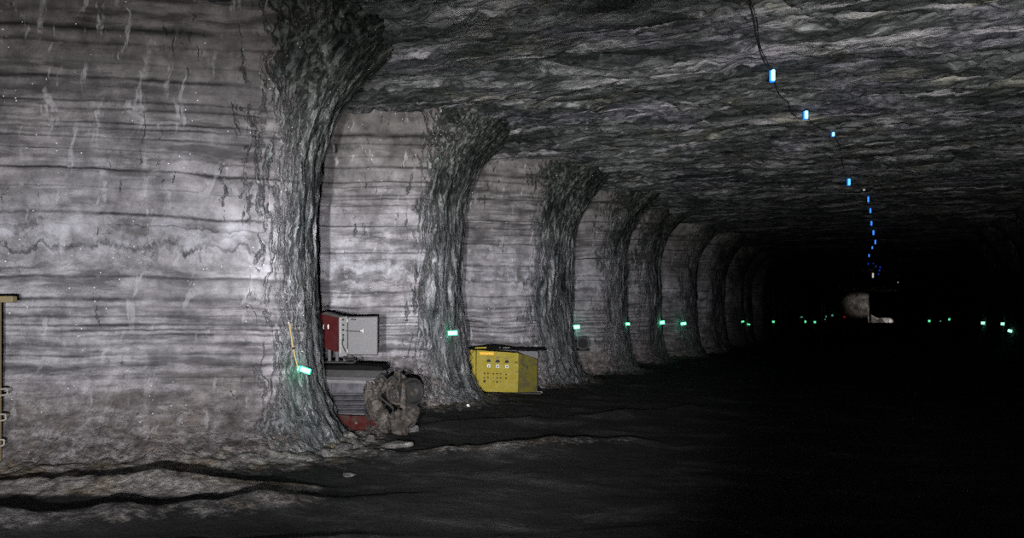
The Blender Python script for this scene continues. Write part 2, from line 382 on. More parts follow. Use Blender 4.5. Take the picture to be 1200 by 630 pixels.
# pillar silhouettes (Y) further on, with their own wear
far = []
yk = 27.7; k = 0
rr = random.Random(5)
while yk < 128:
    dx = rr.uniform(-.35, .3); 
    far += [(-7.75 + dx + u[0] + rr.uniform(-.1, .1), yk + u[1]) for u in unit]
    yk += 5.6 + rr.uniform(-.6, .7); k += 1
far += [(-8, 132), (-8, 150), (-8, 178)]
cm = catmull([fine[-1].tolist()] + far[:9*4], .09)
cf = catmull([cm[-1].tolist()] + far[9*4:], .22)
plan = np.concatenate([fine, cm[1:], cf[1:]])
def build_wall(name, plan, side, mat, nz=150, seed=0.0):
    T = np.gradient(plan, axis=0); ker = np.ones(9) / 9
    T = np.stack([np.convolve(np.pad(T[:, i], 4, mode='edge'), ker, 'valid') for i in (0, 1)], 1)
    T /= np.linalg.norm(T, axis=1)[:, None] + 1e-9
    Nn = np.stack([T[:, 1], -T[:, 0]], 1) * side
    s = np.concatenate([[0], np.cumsum(np.linalg.norm(np.diff(plan, axis=0), axis=1))])
    zs = np.linspace(-.35, ROOF + .35, nz)
    sg = s[:, None]; Z = zs[None, :] + 0 * sg
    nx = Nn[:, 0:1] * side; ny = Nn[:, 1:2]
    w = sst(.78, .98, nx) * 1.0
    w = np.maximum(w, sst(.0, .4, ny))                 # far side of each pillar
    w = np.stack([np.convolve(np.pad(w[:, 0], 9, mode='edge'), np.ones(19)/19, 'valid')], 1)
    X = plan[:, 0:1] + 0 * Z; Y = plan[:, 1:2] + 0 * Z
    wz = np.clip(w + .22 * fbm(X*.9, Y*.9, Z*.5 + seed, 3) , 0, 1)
    flare = 1.15 * np.clip((Z - 3.7) / (ROOF - 3.7), 0, 1.1) ** 2.2
    flare = flare * (.18 + .82 * w) + .50 * np.exp(-np.maximum(Z, 0) / .38) + .12 * np.exp(-np.maximum(Z, 0) / 1.2)
    lay = .05 * fbm(X*.25, Y*.25, Z*4.5 + seed, 4, .6) + .028 * fbm(X*.5, Y*.5, Z*13 + seed, 3, .6)
    big = .14 * fbm(X*.45 + seed, Y*.45, Z*.35, 3)
    wob = .5 * fbm(X*.8, Y*.8, Z*.7 + 3, 3)
    flute = .085 * ridged(sg*2.6 + wob*1.2, Z*.22, seed + 0*Z, 5, .6) - .04
    rub = .10 * fbm(X*3.2, Y*3.2, Z*4.2, 4, .65) * np.exp(-np.maximum(Z, 0) / .75)
    fin = .018 * fbm(X*4, Y*4, Z*4 + seed, 3, .6)
    d = flare + big + lay * (1 - wz) + flute * wz + rub + fin
    P = np.stack([X + Nn[:, 0:1] * d, Y + Nn[:, 1:2] * d, Z], -1)
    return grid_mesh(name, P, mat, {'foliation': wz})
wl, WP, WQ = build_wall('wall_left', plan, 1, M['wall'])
# right wall: the same kind of rounded pillars, mirrored, mostly in the dark
ru = []
yk = 9.0
while yk < 128:
    dx = rr.uniform(-.3, .3); ru += [(5.9 - dx - u[0], yk + u[1]) for u in unit]; yk += 5.7 + rr.uniform(-.5, .6)
ru = [(11, 0.5)] + ru + [(6.2, 133), (6.2, 178)]
planr = catmull(ru, .16)
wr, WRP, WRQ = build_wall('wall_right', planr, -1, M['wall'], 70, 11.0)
wr.data.attributes['foliation'].data.foreach_set('value', np.ones(len(WRP), dtype=np.float32))  # dark corner rock all over: the wall's shade is put into its colour

# ------------------------------------------------------------------ roof and floor
def yspace(y0, y1, d0, ystart, growth):
    out = [y0]; d = d0
    while out[-1] < y1:
        if out[-1] > ystart: d *= growth
        out.append(out[-1] + d)
    return np.array(out)
def rise(Y): return .40 * sst(24, 60, Y)
xs = np.concatenate([np.arange(-18, -9, .12), np.arange(-9, 9, .06), np.arange(9, 12.1, .15)])
ys = yspace(1.0, 182, .06, 26, 1.018)
X, Y = np.meshgrid(xs, ys, indexing='ij')
wx = fbm(X*.35, Y*.5, 0*X + 2, 3)
roofz = ROOF + rise(Y) + .10 * fbm(X*.18, Y*.35, 0*X, 3) \
    - .085 * ridged(X*.34 + wx*1.3, Y*.95 + wx*1.8, 0*X + 4, 5, .55) \
    - .05 * ridged(X*1.3 + wx*3, Y*2.6 + wx*3, 0*X + 8, 3, .6) + .1
terr = .18 * fbm(X*.16, Y*.42 , 0*X + 12, 2)
roofz += np.floor(terr / .05) * .05 * .8 + terr * .2
ce, CP, CQ = grid_mesh('ceiling', np.stack([X, Y, roofz], -1)[:, ::-1], M['roof'])

xs = np.concatenate([np.arange(-18, -10, .1), np.arange(-10, 5, .06), np.arange(5, 12.1, .2)])
ys = yspace(1.0, 182, .055, 20, 1.02)
X, Y = np.meshgrid(xs, ys, indexing='ij')
xc = X * cT + Y * sT; zc = -X * sT + Y * cT; px = 600 + F * xc / zc
def ridge(z0, h, wf, wb, x0, x1, fade=.8):
    d = zc - z0
    prof = np.where(d < 0, np.exp(-(d / wf) ** 2), np.exp(-(d / wb) ** 2))
    return h * prof * sst(x0 - fade, x0, xc) * (1 - sst(x1, x1 + fade, xc))
nz_ = .13 * fbm(X*.7, Y*.7, 0*X + 5, 3)
h = .03 * fbm(X*.8, Y*.8, 0*X, 4, .55) + .012 * fbm(X*5, Y*5, 0*X, 3)
mod = np.clip(1 + 1.3 * fbm(X*.8, Y*.8, 0*X + 31, 3), .35, 1.7)
r1 = ridge(8.9 + nz_ + .04*(xc+5), .11, .55, .10, -12, -3.0, 1.6) * mod
r2 = ridge(7.25 + .34*(xc+4.6) + nz_*.6, .12, .5, .12, -12, -2.2, 1.8) * mod
r3 = ridge(6.75 + .12*(xc+2) + nz_*.8, .035, .4, .2, -3, 2.5, 1.5) * mod
r4 = ridge(11.3 + .35*(xc+1) + nz_, .10, .5, .15, -1.9, 1.5, .8) * mod
r5 = ridge(14.5 + .5*(xc+.5) + nz_*1.5, .07, .6, .2, -1.0, 4, 1) * mod
# apron of broken rock along the pillar foot
from mathutils.kdtree import KDTree
kd = KDTree(len(plan))
for i, p_ in enumerate(plan): kd.insert((p_[0], p_[1], 0), i)
kd.balance()
dist = np.full(X.shape, 9.0)
msk = (X < -4.5) & (Y < 60)
ii = np.argwhere(msk)
for i, j in ii[::1] if len(ii) < 400000 else ii:
    dist[i, j] = kd.find((X[i, j], Y[i, j], 0))[2]
apron = .22 * np.exp(-np.clip(dist - .3, 0, 9) / .55)
rubn = np.clip(fbm(X*2.6, Y*2.6, 0*X + 1, 5, .6), -.5, .8)
h = h + apron * .8 + r1 + r2 + r3 + r4 + r5 + .13 * rubn * np.exp(-np.clip(dist - .5, 0, 9) / .6) + .05 * np.clip(rubn, -.3, 1) * (r1 + r2) / .15 + .03*fbm(X*6,Y*6,0*X+9,3,.6)*np.exp(-np.clip(dist-1.5,0,9)/.8)
tracks = .03 * np.sin((X + 2) * 2.4 + .8*nz_) * sst(-6.5, -5, X)
h = h + tracks * .6
h = h + 1.0 * sst(108, 134, Y)
crust = np.clip(np.exp(-np.clip(dist - .75, 0, 9) / .5) + 1.0*(r1 > .03) * sst(.02, .07, r1) + .35 * sst(.03, .10, r2) + .45 * sst(.03, .1, r4) + .25*sst(.02,.05,r3), 0, 1)
crust *= 1 - .55 * sst(10.5, 13, zc)
fl, FP, FQ = grid_mesh('floor', np.stack([X, Y, h], -1), M['floor'], {'crust': crust})

# end of the room, and the rock pillar standing before it
def rock_block(name, x0, x1, y0, y1, z0, z1, mat, n=40, amp=.35, seed=1):
    bm = bmesh.new(); bmesh.ops.create_cube(bm, size=1)
    bmesh.ops.subdivide_edges(bm, edges=bm.edges[:], cuts=n, use_grid_fill=True)
    P = np.array([v.co[:] for v in bm.verts])
    P = P * 2; r = (np.abs(P[:, 0])**6 + np.abs(P[:, 1])**6) ** (1/6); P[:, :2] *= (np.maximum(np.abs(P[:, :2]).max(1), 1e-6) / np.maximum(r, 1e-6))[:, None] ** .5
    P = P / 2 * np.array([x1-x0, y1-y0, z1-z0]) + np.array([(x0+x1)/2, (y0+y1)/2, (z0+z1)/2])
    dd = amp * fbm(P[:,0]*.5+seed, P[:,1]*.5, P[:,2]*.5, 5, .6)
    cx, cy = (x0+x1)/2, (y0+y1)/2
    v = P[:, :2] - np.array([cx, cy]); v /= np.linalg.norm(v, axis=1)[:, None] + 1e-6
    fo = amp*1.4*np.exp(-(P[:, 2]-z0)/.9)
    P[:, :2] += v * (dd + fo)[:, None]
    for q, p_ in zip(bm.verts, P): q.co = p_
    o = link(name, bm, mat, None, True); o['kind'] = 'structure'; return o
N_ = NT('far_rock'); p_ = N_.pos(); a_ = N_.noise(N_.vscale(p_, (1, 1, 1)), .9, 7, .65)
M['farrock'] = N_.set(N_.ramp(a_, [(.33, (.08,.07,.065)), (.5, (.25,.235,.22)), (.65, (.45,.43,.41))]), .8, 0, N_.bump(a_, 1, .5), .1)
b0 = at(979, 372, 140); b1 = at(1018, 372, 140)
rock_block('wall_far_pillar', b0.x, b1.x, b0.y, b0.y + 4, .3, ROOF + .4, M['farrock'], 40, .3, 2)
g0 = at(1051, 372, 129)
rock_block('wall_far_right', g0.x + .4, g0.x + 8, g0.y - 1.5, g0.y + 1.5, .3, ROOF + .4, M['wall'], 20, .25, 4)
# low bank of rubble lit by the hidden lamp
u_ = np.linspace(0, 1, 90); v_ = np.linspace(0, 1, 26); U, V = np.meshgrid(u_, v_, indexing='ij')
PX = 1019 + 32 * U; ZC_ = 138.4 + 2.8 * V
XC = (PX - 600) / F * ZC_
BX, BY = XC * cT - ZC_ * sT, XC * sT + ZC_ * cT
BZ = .9 + (.85 + .10 * fbm(BX*1.2, BY*1.2, 0*BX, 4) + .8 * np.exp(-((PX - 1018) / 6) ** 2)) * sst(0, .55, V) * sst(1.0, .8, V) * sst(0, .05, U)
bk, _, _ = grid_mesh('rubble_bank', np.stack([BX, BY, BZ], -1), M['farrock']); del bk['kind']
tag(bk, 'low rubble bank shining white in lamp light at the right of the far rock', 'rubble')
xe = np.linspace(-20, 12, 120); ze = np.linspace(-.5, ROOF + 2, 40)
XE, ZE = np.meshgrid(xe, ze, indexing='ij')
YE = 174 + .5 * fbm(XE*.3, ZE*.3, 0*XE, 4)
grid_mesh('wall_end', np.stack([XE, YE, ZE], -1), M['wall'], {'foliation': 0*XE})
# rear: the room closes behind the camera
XE, ZE = np.meshgrid(np.linspace(-20, 14, 80), np.linspace(-.5, ROOF + 1, 30), indexing='ij')

# ------------------------------------------------------------------ ray helpers
bv = {'w': BVHTree.FromPolygons(WP.tolist(), WQ.tolist()), 'r': BVHTree.FromPolygons(WRP.tolist(), WRQ.tolist()),
      'f': BVHTree.FromPolygons(FP.tolist(), FQ.tolist()), 'c': BVHTree.FromPolygons(CP.tolist(), CQ.tolist())}
def hit(px, py, keys='wrfc'):
    o, d = ray(px, py); best = None
    for k in keys:
        h_ = bv[k].ray_cast(o, d)
        if h_[0] is not None and (best is None or h_[3] < best[3]): best = h_ + (k,)
    return best
def drop(x, y):
    h_ = bv['f'].ray_cast(Vector((x, y, 3)), Vector((0, 0, -1)))
    return h_[0].z if h_[0] is not None else 0.0
def up(x, y):
    h_ = bv['c'].ray_cast(Vector((x, y, 3)), Vector((0, 0, 1)))
    return h_[0].z if h_[0] is not None else ROOF

# ------------------------------------------------------------------ green marker lamps
def lamp_bm(w, h, d, bev=.012):
    bm = bmesh.new(); bx(bm, (0, 0, 0), (w, d, h), bev); return bm
def glow(t, w):
    L = bpy.data.lights.new('marker_glow', 'POINT'); L.energy = 1.3; L.color = (.05, 1, .5); L.shadow_soft_size = .05  # added point light that spreads the marker's green halo
    o = bpy.data.objects.new('marker_glow', L); COL.objects.link(o); o.parent = t; o.location = (0, -.06, 0)
def marker(px, py, wpx, hpx, label, wall='w', tilt=0.0, parts=True, z=None, mat='green'):
    W_ = 7.4 if px < VPX else 5.5
    h_ = hit(px, py, 'wr')
    zc_ = None
    if h_: 
        q = h_[0]; zc_ = -q.x * sT + q.y * cT
    zf = W_ / cT / (abs(VPX - px) / F)
    if zc_ is None or zc_ > zf * 1.15: zc_ = zf if zc_ is None else min(zc_, zf * 1.15)
    zc_ -= .07 + .0015 * zc_
    P = at(px, py, zc_); sc = zc_ / F
    w, hh = wpx * sc, hpx * sc
    yaw = TH
    if parts:
        t = empty('marker_light', P, yaw); t.rotation_euler = (0, tilt, yaw)
        bm = lamp_bm(w * 1.12, hh * 1.3, .03, .012); o = link('halo_housing', bm, M['rimg'], t); o.location = (0, .030, 0)  # glows green all round to put the lens halo into the rim
        glow(t, w)
        bm = lamp_bm(w, hh, .035, .012); o = link('lens', bm, M['greenc'], t)
        bm = bmesh.new(); bx(bm, (0, 0, 0), (.02, .12, .02), .003); o = link('bracket', bm, M['steel'], t); o.location = (0, .09, 0)
    else:
        bm = lamp_bm(w, hh, .06, .012); t = link('marker_light', bm, M[mat]); t.location = P; t.rotation_euler = (0, tilt, yaw)
    tag(t, label, 'light', 'glowing marker lights along the tunnel walls')
    return t
GL = [
 (529, 390, 13, 4.6, 'green glowing marker light left of the yellow control cabinet', -.05, True),
 (674.5, 383, 9.5, 3.8, 'green glowing marker light above the round black pipe end', -.08, True),
 (734.5, 379.3, 7, 2.8, 'first small green marker light to the right of the round pipe end', .04, True),
 (775.3, 377.8, 7, 3.6, 'left one of two close bright green marker lights at mid distance', -.14, True),
 (801, 379, 6, 3, 'right one of two close bright green marker lights at mid distance', -.14, True),
 (870.2, 376.6, 3.6, 1.8, 'thin green marker light at upper left of a tight pair before the dark', -.2, False),
 (877.3, 379.8, 3.6, 1.5, 'thin green marker light at lower right of a tight pair before the dark', .2, False),
 (906.3, 376.8, 2.6, 2.2, 'lone tiny green marker light left of the lit far rock', 0, False),
 (943.3, 376.7, 3, 2.4, 'left one of two equal tiny green lights left of the far rock', 0, False),
 (954.6, 377.2, 3, 2.4, 'right one of two equal tiny green lights left of the far rock', 0, False),
 (939.2, 371.3, 3, 1.3, 'faint grey green marker light above the left tiny green light', -.1, False),
 (967.8, 370.6, 1.8, 1.8, 'faint upper one of two dim specks left of the far rock', 0, False),
 (966.6, 373.9, 1.8, 1.4, 'faint lower one of two dim specks left of the far rock', 0, False),
 (975.4, 369.3, 2.0, 2.2, 'tiny green marker light closest to the left side of far rock', 0, False),
 (1073.2, 369.8, 3, 1.8, 'upper tiny green light of the pair just right of bright strip', -.4, False),
 (1074.8, 372.8, 2, 1.8, 'lower tiny green light of the pair just right of bright strip', .2, False),
 (1089.3, 375.9, 3.2, 2.4, 'tiny green marker light second along from bright strip rightward', 0, False),
 (1102.3, 376, 1.4, 1.8, 'faintest green speck right of the bright strip', 0, False),
 (1112.6, 374, 2.2, 2.4, 'tiny green marker light right of the faintest speck', 0, False),
 (1152.4, 378.3, 5, 3.2, 'left one of three larger green marker lights at far right', 0, False),
 (1175.6, 379.3, 5, 3.2, 'upper right one of three larger green marker lights at far right', .05, False),
 (1183.5, 387.5, 4.6, 3.2, 'lowest one of three larger green marker lights at far right', .25, False)]
M['greenm'] = emit('green_lamp_distant', (.14, 1.0, .46), 1.0); M['greend'] = emit('green_lamp_dim', (.14, .5, .36), .45)
for g in GL:
    mk = 'greenc'
    if g[0] > 860: mk = 'greenm' if g[2] >= 2.2 else 'greend'
    if g[0] in (1152.4, 1175.6, 1183.5): mk = 'greenc'
    if g[0] == 939.2: mk = 'greend'
    marker(g[0], g[1], g[2], g[3], g[4], tilt=g[5], parts=g[6], mat=mk)
# nearest marker, tilted, hanging from a strap
h_ = hit(357, 433, 'w'); q = h_[0]; zc_ = -q.x * sT + q.y * cT - .12; sc = zc_ / F
t = empty('marker_light', at(357, 433.5, zc_), TH)
tag(t, 'tilted green marker light hanging on a pale strap at the nearest pillar corner', 'light', 'glowing marker lights along the tunnel walls')
R = Matrix.Rotation(.33, 3, 'Y')
bm = bmesh.new(); bx(bm, (0, .03, 0), (14.2*sc, .03, 7*sc), .008, R); link('halo_housing', bm, M['rimg'], t); glow(t, .1)  # glowing rim again imitates the halo
bm = bmesh.new(); bx(bm, (.01, 0, 0), (11.5*sc, .035, 5.4*sc), .012, R); link('lens', bm, M['greenc'], t)
bm = bmesh.new(); bx(bm, R @ Vector((-7.8*sc, .0, 0)), (2.0*sc, .045, 6*sc), .006, R); tag(link('end_clip', bm, M['galv'], t), 'pale end clip')
bm = bmesh.new()
def strip(bm, pts, w, th=.012):
    for i in range(len(pts) - 1):
        a, b = Vector(pts[i]), Vector(pts[i+1]); d = b - a
        bx(bm, (a + b) / 2, (w, th, d.length + .01), .002, d.to_track_quat('Z', 'X').to_matrix() @ Matrix.Rotation(PI/2, 3, 'Z'))
sp_px = [(339.3, 378), (340.3, 388), (342, 398), (343.8, 408), (345.6, 418), (349, 431)]
pts_ = []
for x, y in sp_px:
    hq = hit(x, y, 'w')[0]; zq = min(zc_, -hq.x*sT + hq.y*cT - .05); k_ = zq / F
    pts_.append(((x-600)*k_ - (357-600)*sc, zq - zc_, (HOR-y)*k_ - (HOR-433.5)*sc))
strip(bm, pts_, 2.0 * sc); st_ = link('strap', bm, M['lath'], t); tag(st_, 'ochre yellow strap')
bm = bmesh.new(); bx(bm, (pts_[3][0], pts_[3][1] - .008, pts_[3][2]), (2.6*sc, .02, 2.2*sc), .003); link('tie', bm, M['red'], t)
bm = bmesh.new(); cyl(bm, (pts_[0][0], pts_[0][1] + .03, pts_[0][2]), .012, .14, 'Y', 12); link('nail', bm, M['steel'], t)

# ------------------------------------------------------------------ blue lamps on the roof
BL = [(906, 88, 4.6, 13, 'largest blue tube lamp hanging from the rock ceiling, nearest to camera', 1),
 (945, 134.3, 4, 9, 'second blue tube lamp on the ceiling, at the end of the looped cable', 1),
 (976.8, 157, 2.6, 4.6, 'third blue lamp on the ceiling, short one between cable end and far row', 1),
 (995.3, 213, 2.6, 7.5, 'blue lamp hanging alone above left of the dotted row', 1),
 (1017.6, 233.5, 2.1, 6.5, 'top lamp of the dotted blue row in the dark', 0),
 (1020, 246.8, 2, 5.4, 'second lamp from top of the dotted blue row', 0),
 (1021.2, 261.5, 2, 5.2, 'third lamp from top of the dotted blue row', 0),
 (1023.6, 272.4, 2, 5.4, 'fourth lamp from top of the dotted blue row', 0),
 (1025.8, 283.4, 1.7, 5, 'fifth lamp from top, rightmost bend of the dotted blue row', 0),
 (1022.2, 290, 1.5, 3, 'sixth lamp from top, where the blue row bends back left', 0),
 (1018.4, 299.2, 1.4, 3.4, 'seventh lamp from top of the dotted blue row', 0),
 (1017.6, 309, 1.2, 2.4, 'dim eighth lamp of the blue row, above the cluster', 0),
 (1023.4, 308.6, 1.0, 1.6, 'dim blue speck at the upper left of the far cluster', 0),
 (1026.4, 312, 1.2, 2.4, 'dim blue lamp in the middle of the far cluster', 0),
 (1031.4, 313, 1.2, 2.4, 'dim blue lamp at upper right of the far cluster', 0),
 (1030.6, 316.6, 1.6, 2.0, 'dim blue lamp at right of the far cluster, middle height', 0),
 (1029.6, 321, 1.4, 1.6, 'dim blue lamp lowest in the far cluster', 0)]
M['bluem'] = emit('blue_lamp_far', (.05, .27, 1.0), 1.0); M['blued'] = emit('blue_lamp_farther', (.015, .06, .6), .45)
blue_pos = []
for i, (x, y, w, hh, lab, prt) in enumerate(BL):
    h_ = hit(x, y - hh/2 - .5, 'c'); zc_ = 3.85 * F / (HOR - y)
    if h_: q = h_[0]; zc_ = (-q.x * sT + q.y * cT)
    zc_ = min(zc_, 3.95 * F / (HOR - y)) - .05
    P = at(x, y, zc_); sc = zc_ / F; top = up(P.x, P.y)
    t = empty('tube_light', P, TH); tag(t, lab, 'light', 'blue lamps hung along the ceiling')
    L = hh * sc; r = w * sc / 2
    mt = M['bluec'] if i < 3 else M['bluem'] if i < 11 else M['blued']
    if i == 3: mt = M['blue']
    if i < 4:
        bm = bmesh.new(); cyl(bm, (0, .02 + r, 0), r*1.5, L*1.08, 'Z', 14, bev=r*.3); link('halo_holder', bm, M['rimb'], t)  # glows blue to imitate the halo round the tube
    bm = bmesh.new(); cyl(bm, (0, 0, 0), r, L, 'Z', 14, bev=r*.3); link('tube', bm, mt, t, False)
    bm = bmesh.new(); tube(bm, [(0, 0, L/2), (0, 0, max(L/2 + .03, top - P.z + .05))], max(.006, .0006*zc_), 6); link('hanger', bm, M['dark'], t)
    if prt:
        bm = bmesh.new(); cyl(bm, (0, 0, L/2 + .012), r*1.15, .03, 'Z', 14, bev=.004); link('cap', bm, M['dark'], t)
    blue_pos.append((x, y, zc_))
# white specks beside the blue row
for x, y, w, hh, lab, mt in ((1023, 322.5, 1.8, 5.5, 'small white lamp below the far blue cluster', 'warm'), (1012.6, 222.4, 2.2, 1.6, 'small grey white speck of light above the top of the blue row', 'greyl'), (1052.3, 330.6, 1.2, 1.2, 'faint white speck of light alone right of the blue cluster', 'greyl')):
    if mt not in M: M[mt] = emit('dim_white_lamp', (.8, .8, .8), .35)
    zc_ = 3.9 * F / (HOR - y); 
    h_ = hit(x, y, 'c')
    if h_: q = h_[0]; zc_ = min(zc_, -q.x*sT + q.y*cT - .05)
    P = at(x, y, zc_); sc = zc_/F
    t = empty('ceiling_lamp', P, TH); tag(t, lab, 'light', 'white lamps on the ceiling')
    bm = bmesh.new(); cyl(bm, (0, 0, 0), w*sc/2, hh*sc, 'Z', 12, bev=w*sc*.1); link('tube', bm, M[mt], t)
    bm = bmesh.new(); tube(bm, [(0, 0, hh*sc/2), (0, 0, up(P.x, P.y) - P.z + .05)], .012, 6); link('hanger', bm, M['dark'], t)
bm = lamp_bm(.25, .2, .1, .03); t = link('tail_lamp', bm, M['redl']); t.location = at(989.5, 371.5, 139.2)
t.location.z = at(989.5, 371, 139.2).z; tag(t, 'faint red speck of light at the foot of the far rock', 'light')

# cables that feed them
def cable(name, pts, r, label, mat='rubber', clips=()):
    bm = bmesh.new(); P = [np.array(p[:]) for p in pts]
    out = catmull3(P); tube(bm, [tuple(p) for p in out], r, 6)
    o = link(name, bm, M[mat], None, True); tag(o, label, 'cable'); return o
def catmull3(P, n=8):
    P = [2*P[0]-P[1]] + P + [2*P[-1]-P[-2]]; out = []
    for i in range(1, len(P)-2):
        for k in range(n):
            t = k/n; a, b, c, d = P[i-1:i+3]
            out.append(.5*((2*b) + (-a+c)*t + (2*a-5*b+4*c-d)*t*t + (-a+3*b-3*c+d)*t**3))
    out.append(P[-2]); return out
def hang(px, py, off=.06):
    h_ = hit(px, py, 'c'); q = h_[0]; zc_ = -q.x*sT + q.y*cT - off*2; return at(px, py, zc_)
cable('power_cable', [hang(x, y) for x, y in ((866, -30), (877, 0), (883, 22), (887, 45), (892, 64), (899, 78), (904, 82))], .011, 'thin black cable running over the ceiling down to the nearest blue lamp')
cable('power_cable', [hang(x, y) for x, y in ((868, -30), (880, 2), (887, 24), (889.5, 48), (894, 62), (900, 74), (903, 81))], .007, 'thinner second strand beside the cable leading to the nearest blue lamp')
cable('power_cable', [hang(x, y) for x, y in ((907, 95), (911, 106), (916, 114), (923, 119), (926, 128), (932, 136), (938, 139), (944, 138))], .011, 'thin black cable looping from nearest blue lamp to second blue lamp')
cable('power_cable', [hang(x, y) for x, y in ((947, 139), (956, 147), (968, 154), (975, 155))], .009, 'short black cable between the second and third blue lamps')
cable('power_cable', [hang(x, y) for x, y in ((978, 160), (984, 172), (987, 190), (992, 207))], .012, 'black cable between third blue lamp and the lone fourth lamp')

# ------------------------------------------------------------------ yellow control cabinet
def local(px, py, zc_, zr):          # pixel -> camera-facing local x, z around a reference
    return (px - 600) / F * zc_, EYE + (HOR - py) / F * zc_
ZC = 19.9
base_pt = at(583, 461, ZC); gz = min(base_pt.z, .12)
K = empty('control_cabinet', (base_pt.x, base_pt.y, gz), TH)
tag(K, 'yellow electrical control cabinet with rows of buttons under a flat canopy', 'cabinet')
X0 = (583 - 600) / F * ZC
def kx(px, z_=ZC): return (px - 600) / F * z_ - X0
def kz(py, z_=ZC): return EYE + (HOR - py) / F * z_ - gz
def kpoly(name, pts, y0, y1, mat, parent=K, bev=0):
    bm = bmesh.new(); prism(bm, [(kx(a, ZC + y0), kz(b, ZC + y0)) for a, b in pts], y0, y1)
    if bev: bmesh.ops.bevel(bm, geom=list(bm.edges), offset=bev, segments=2, affect='EDGES')
    return link(name, bm, mat, parent)
body = kpoly('body', [(558, 458.5), (607, 459.5), (608, 413.5), (558.5, 410)], .0, .75, M['yellow'], bev=.01)
# side wall turning away on the right, lower and darker
bm = bmesh.new()
A = [(kx(607.5), 0.0), (kx(607.5), .7), (kx(630), .82), (kx(630), .26)]
zt = [kz(413.5), kz(413.5), kz(420.5), kz(420.5)]; zb = [kz(460), kz(460), kz(461), kz(461)]
lo = [bm.verts.new((x, y, z)) for (x, y), z in zip(A, zb)]; hi = [bm.verts.new((x, y, z)) for (x, y), z in zip(A, zt)]
bm.faces.new(lo[::-1]); bm.faces.new(hi)
for i in range(4): bm.faces.new((lo[i], lo[(i+1) % 4], hi[(i+1) % 4], hi[i]))
bmesh.ops.bevel(bm, geom=list(bm.edges), offset=.008, segments=1, affect='EDGES')
sd = link('side_bay', bm, M['yellowd'], K); tag(sd, 'dark yellow side bay')
bm = bmesh.new()
for u, v in ((614, 428), (612, 432), (618, 430), (617, 431)):
    bm = bmesh.new(); t_ = (u - 607.5) / 22.5; cyl(bm, (kx(u), .26 * t_ - .012, kz(v)), .022, .03, 'Y', 10); link('bolt', bm, M['dark'], sd)
bm = bmesh.new(); prism(bm, [(kx(606), kz(411.3)), (kx(630.3), kz(411.5)), (kx(630.3), kz(420)), (kx(617), kz(416.2))], -.02, .02)
g_ = link('gusset_plate', bm, M['white'], K); g_.location.y = .10; tag(g_, 'pale grey wedge plate under the canopy')
# left wing: half-open panel
bm = bmesh.new(); prism(bm, [(kx(543), kz(458)), (kx(557.3), kz(457)), (kx(557.3), kz(410.5)), (kx(543), kz(409))], .12, .60)
bmesh.ops.bevel(bm, geom=list(bm.edges), offset=.01, segments=2, affect='EDGES')
tag(link('side_panel', bm, M['yellow'], K), 'yellow side panel behind the rock edge')
# door with trim
door = kpoly('door', [(563.5, 455.5), (602, 457), (603, 416), (565, 413)], -.03, -.002, M['yellow'], bev=.006)
bm = bmesh.new()
for (u0, v0, u1, v1) in ((566, 417, 600.5, 418.2), (599.6, 418, 601, 455)): 
    bx(bm, (kx((u0+u1)/2), -.036, kz((v0+v1)/2)), ((u1-u0)*ZC/F, .014, (v1-v0)*ZC/F), .003)
e_ = link('door_edge_trim', bm, M['yellow'], door)
M['whitep'] = dusty('white_switch_plate', (.8, .8, .76), .4, 0, .05)
for i, u in enumerate((572.7, 583.2, 594.0)):
    v = 423 + i * .5
    bm = bmesh.new(); 
    bm.free()
    bm = bmesh.new(); cyl(bm, (kx(u), -.034, kz(v)), 2.5*ZC/F, .022, 'Y', 24, bev=.004)
    for q_ in bm.verts:
        if q_.co.z < kz(v + .9): q_.co.z = kz(v + .9)
    m_ = link('meter', bm, M['dark'], door)
    bm = bmesh.new(); bx(bm, (kx(u), -.034, kz(v - 4.6)), (4.6*ZC/F, .008, 1.2*ZC/F), .002); tag(link('name_plate', bm, M['light'], door), 'pale blank strip')
    bm = bmesh.new(); bx(bm, (kx(u), -.036, kz(428.3 + i*.4)), (3.9*ZC/F, .018, 3.9*ZC/F), .005); sw = link('switch_plate', bm, M['whitep'], door)
    bm = bmesh.new(); cyl(bm, (kx(u) , -.052, kz(428.5 + i*.4)), .019, .035, 'Y', 14, bev=.003); link('switch_knob', bm, M['dark'], sw)
for u, v, r in ((567.7, 437.2, .9), (572, 437.2, .9), (567.7, 442, .9), (572, 442, .9), (567.8, 446.2, 1.5), (578.6, 437.5, .95), (582.6, 437.5, 1.0), (586.8, 437.5, .95),
             (578.4, 442.4, .5), (582.6, 442.4, .9), (586.8, 442.4, .9), (578.4, 446.6, .65), (582.6, 446.9, 1.1), (586.6, 446.7, .5), (593.2, 438.4, .9), (593.2, 442.8, 1.0)):
    bm = bmesh.new(); cyl(bm, (kx(u), -.042, kz(v)), r*ZC/F, .04, 'Y', 14, bev=.004); link('push_button', bm, M['dark'], door)
bm = bmesh.new(); bx(bm, (kx(605), -.01, kz(424.3)), (3.6*ZC/F, .06, 2*ZC/F), .006); link('latch', bm, M['yellowd'], K)
bm = bmesh.new(); bx(bm, (kx(605.6), -.01, kz(435.6)), (3.6*ZC/F, .05, .9*ZC/F), .004); link('latch', bm, M['light'], K)
bm = bmesh.new(); bx(bm, (kx(570.6), -.05, kz(413.8)), (17*ZC/F, .02, 3.4*ZC/F), .004, Matrix.Rotation(.03, 3, 'Y')); tag(link('warning_plate', bm, M['amber'], K), 'bright orange plate')
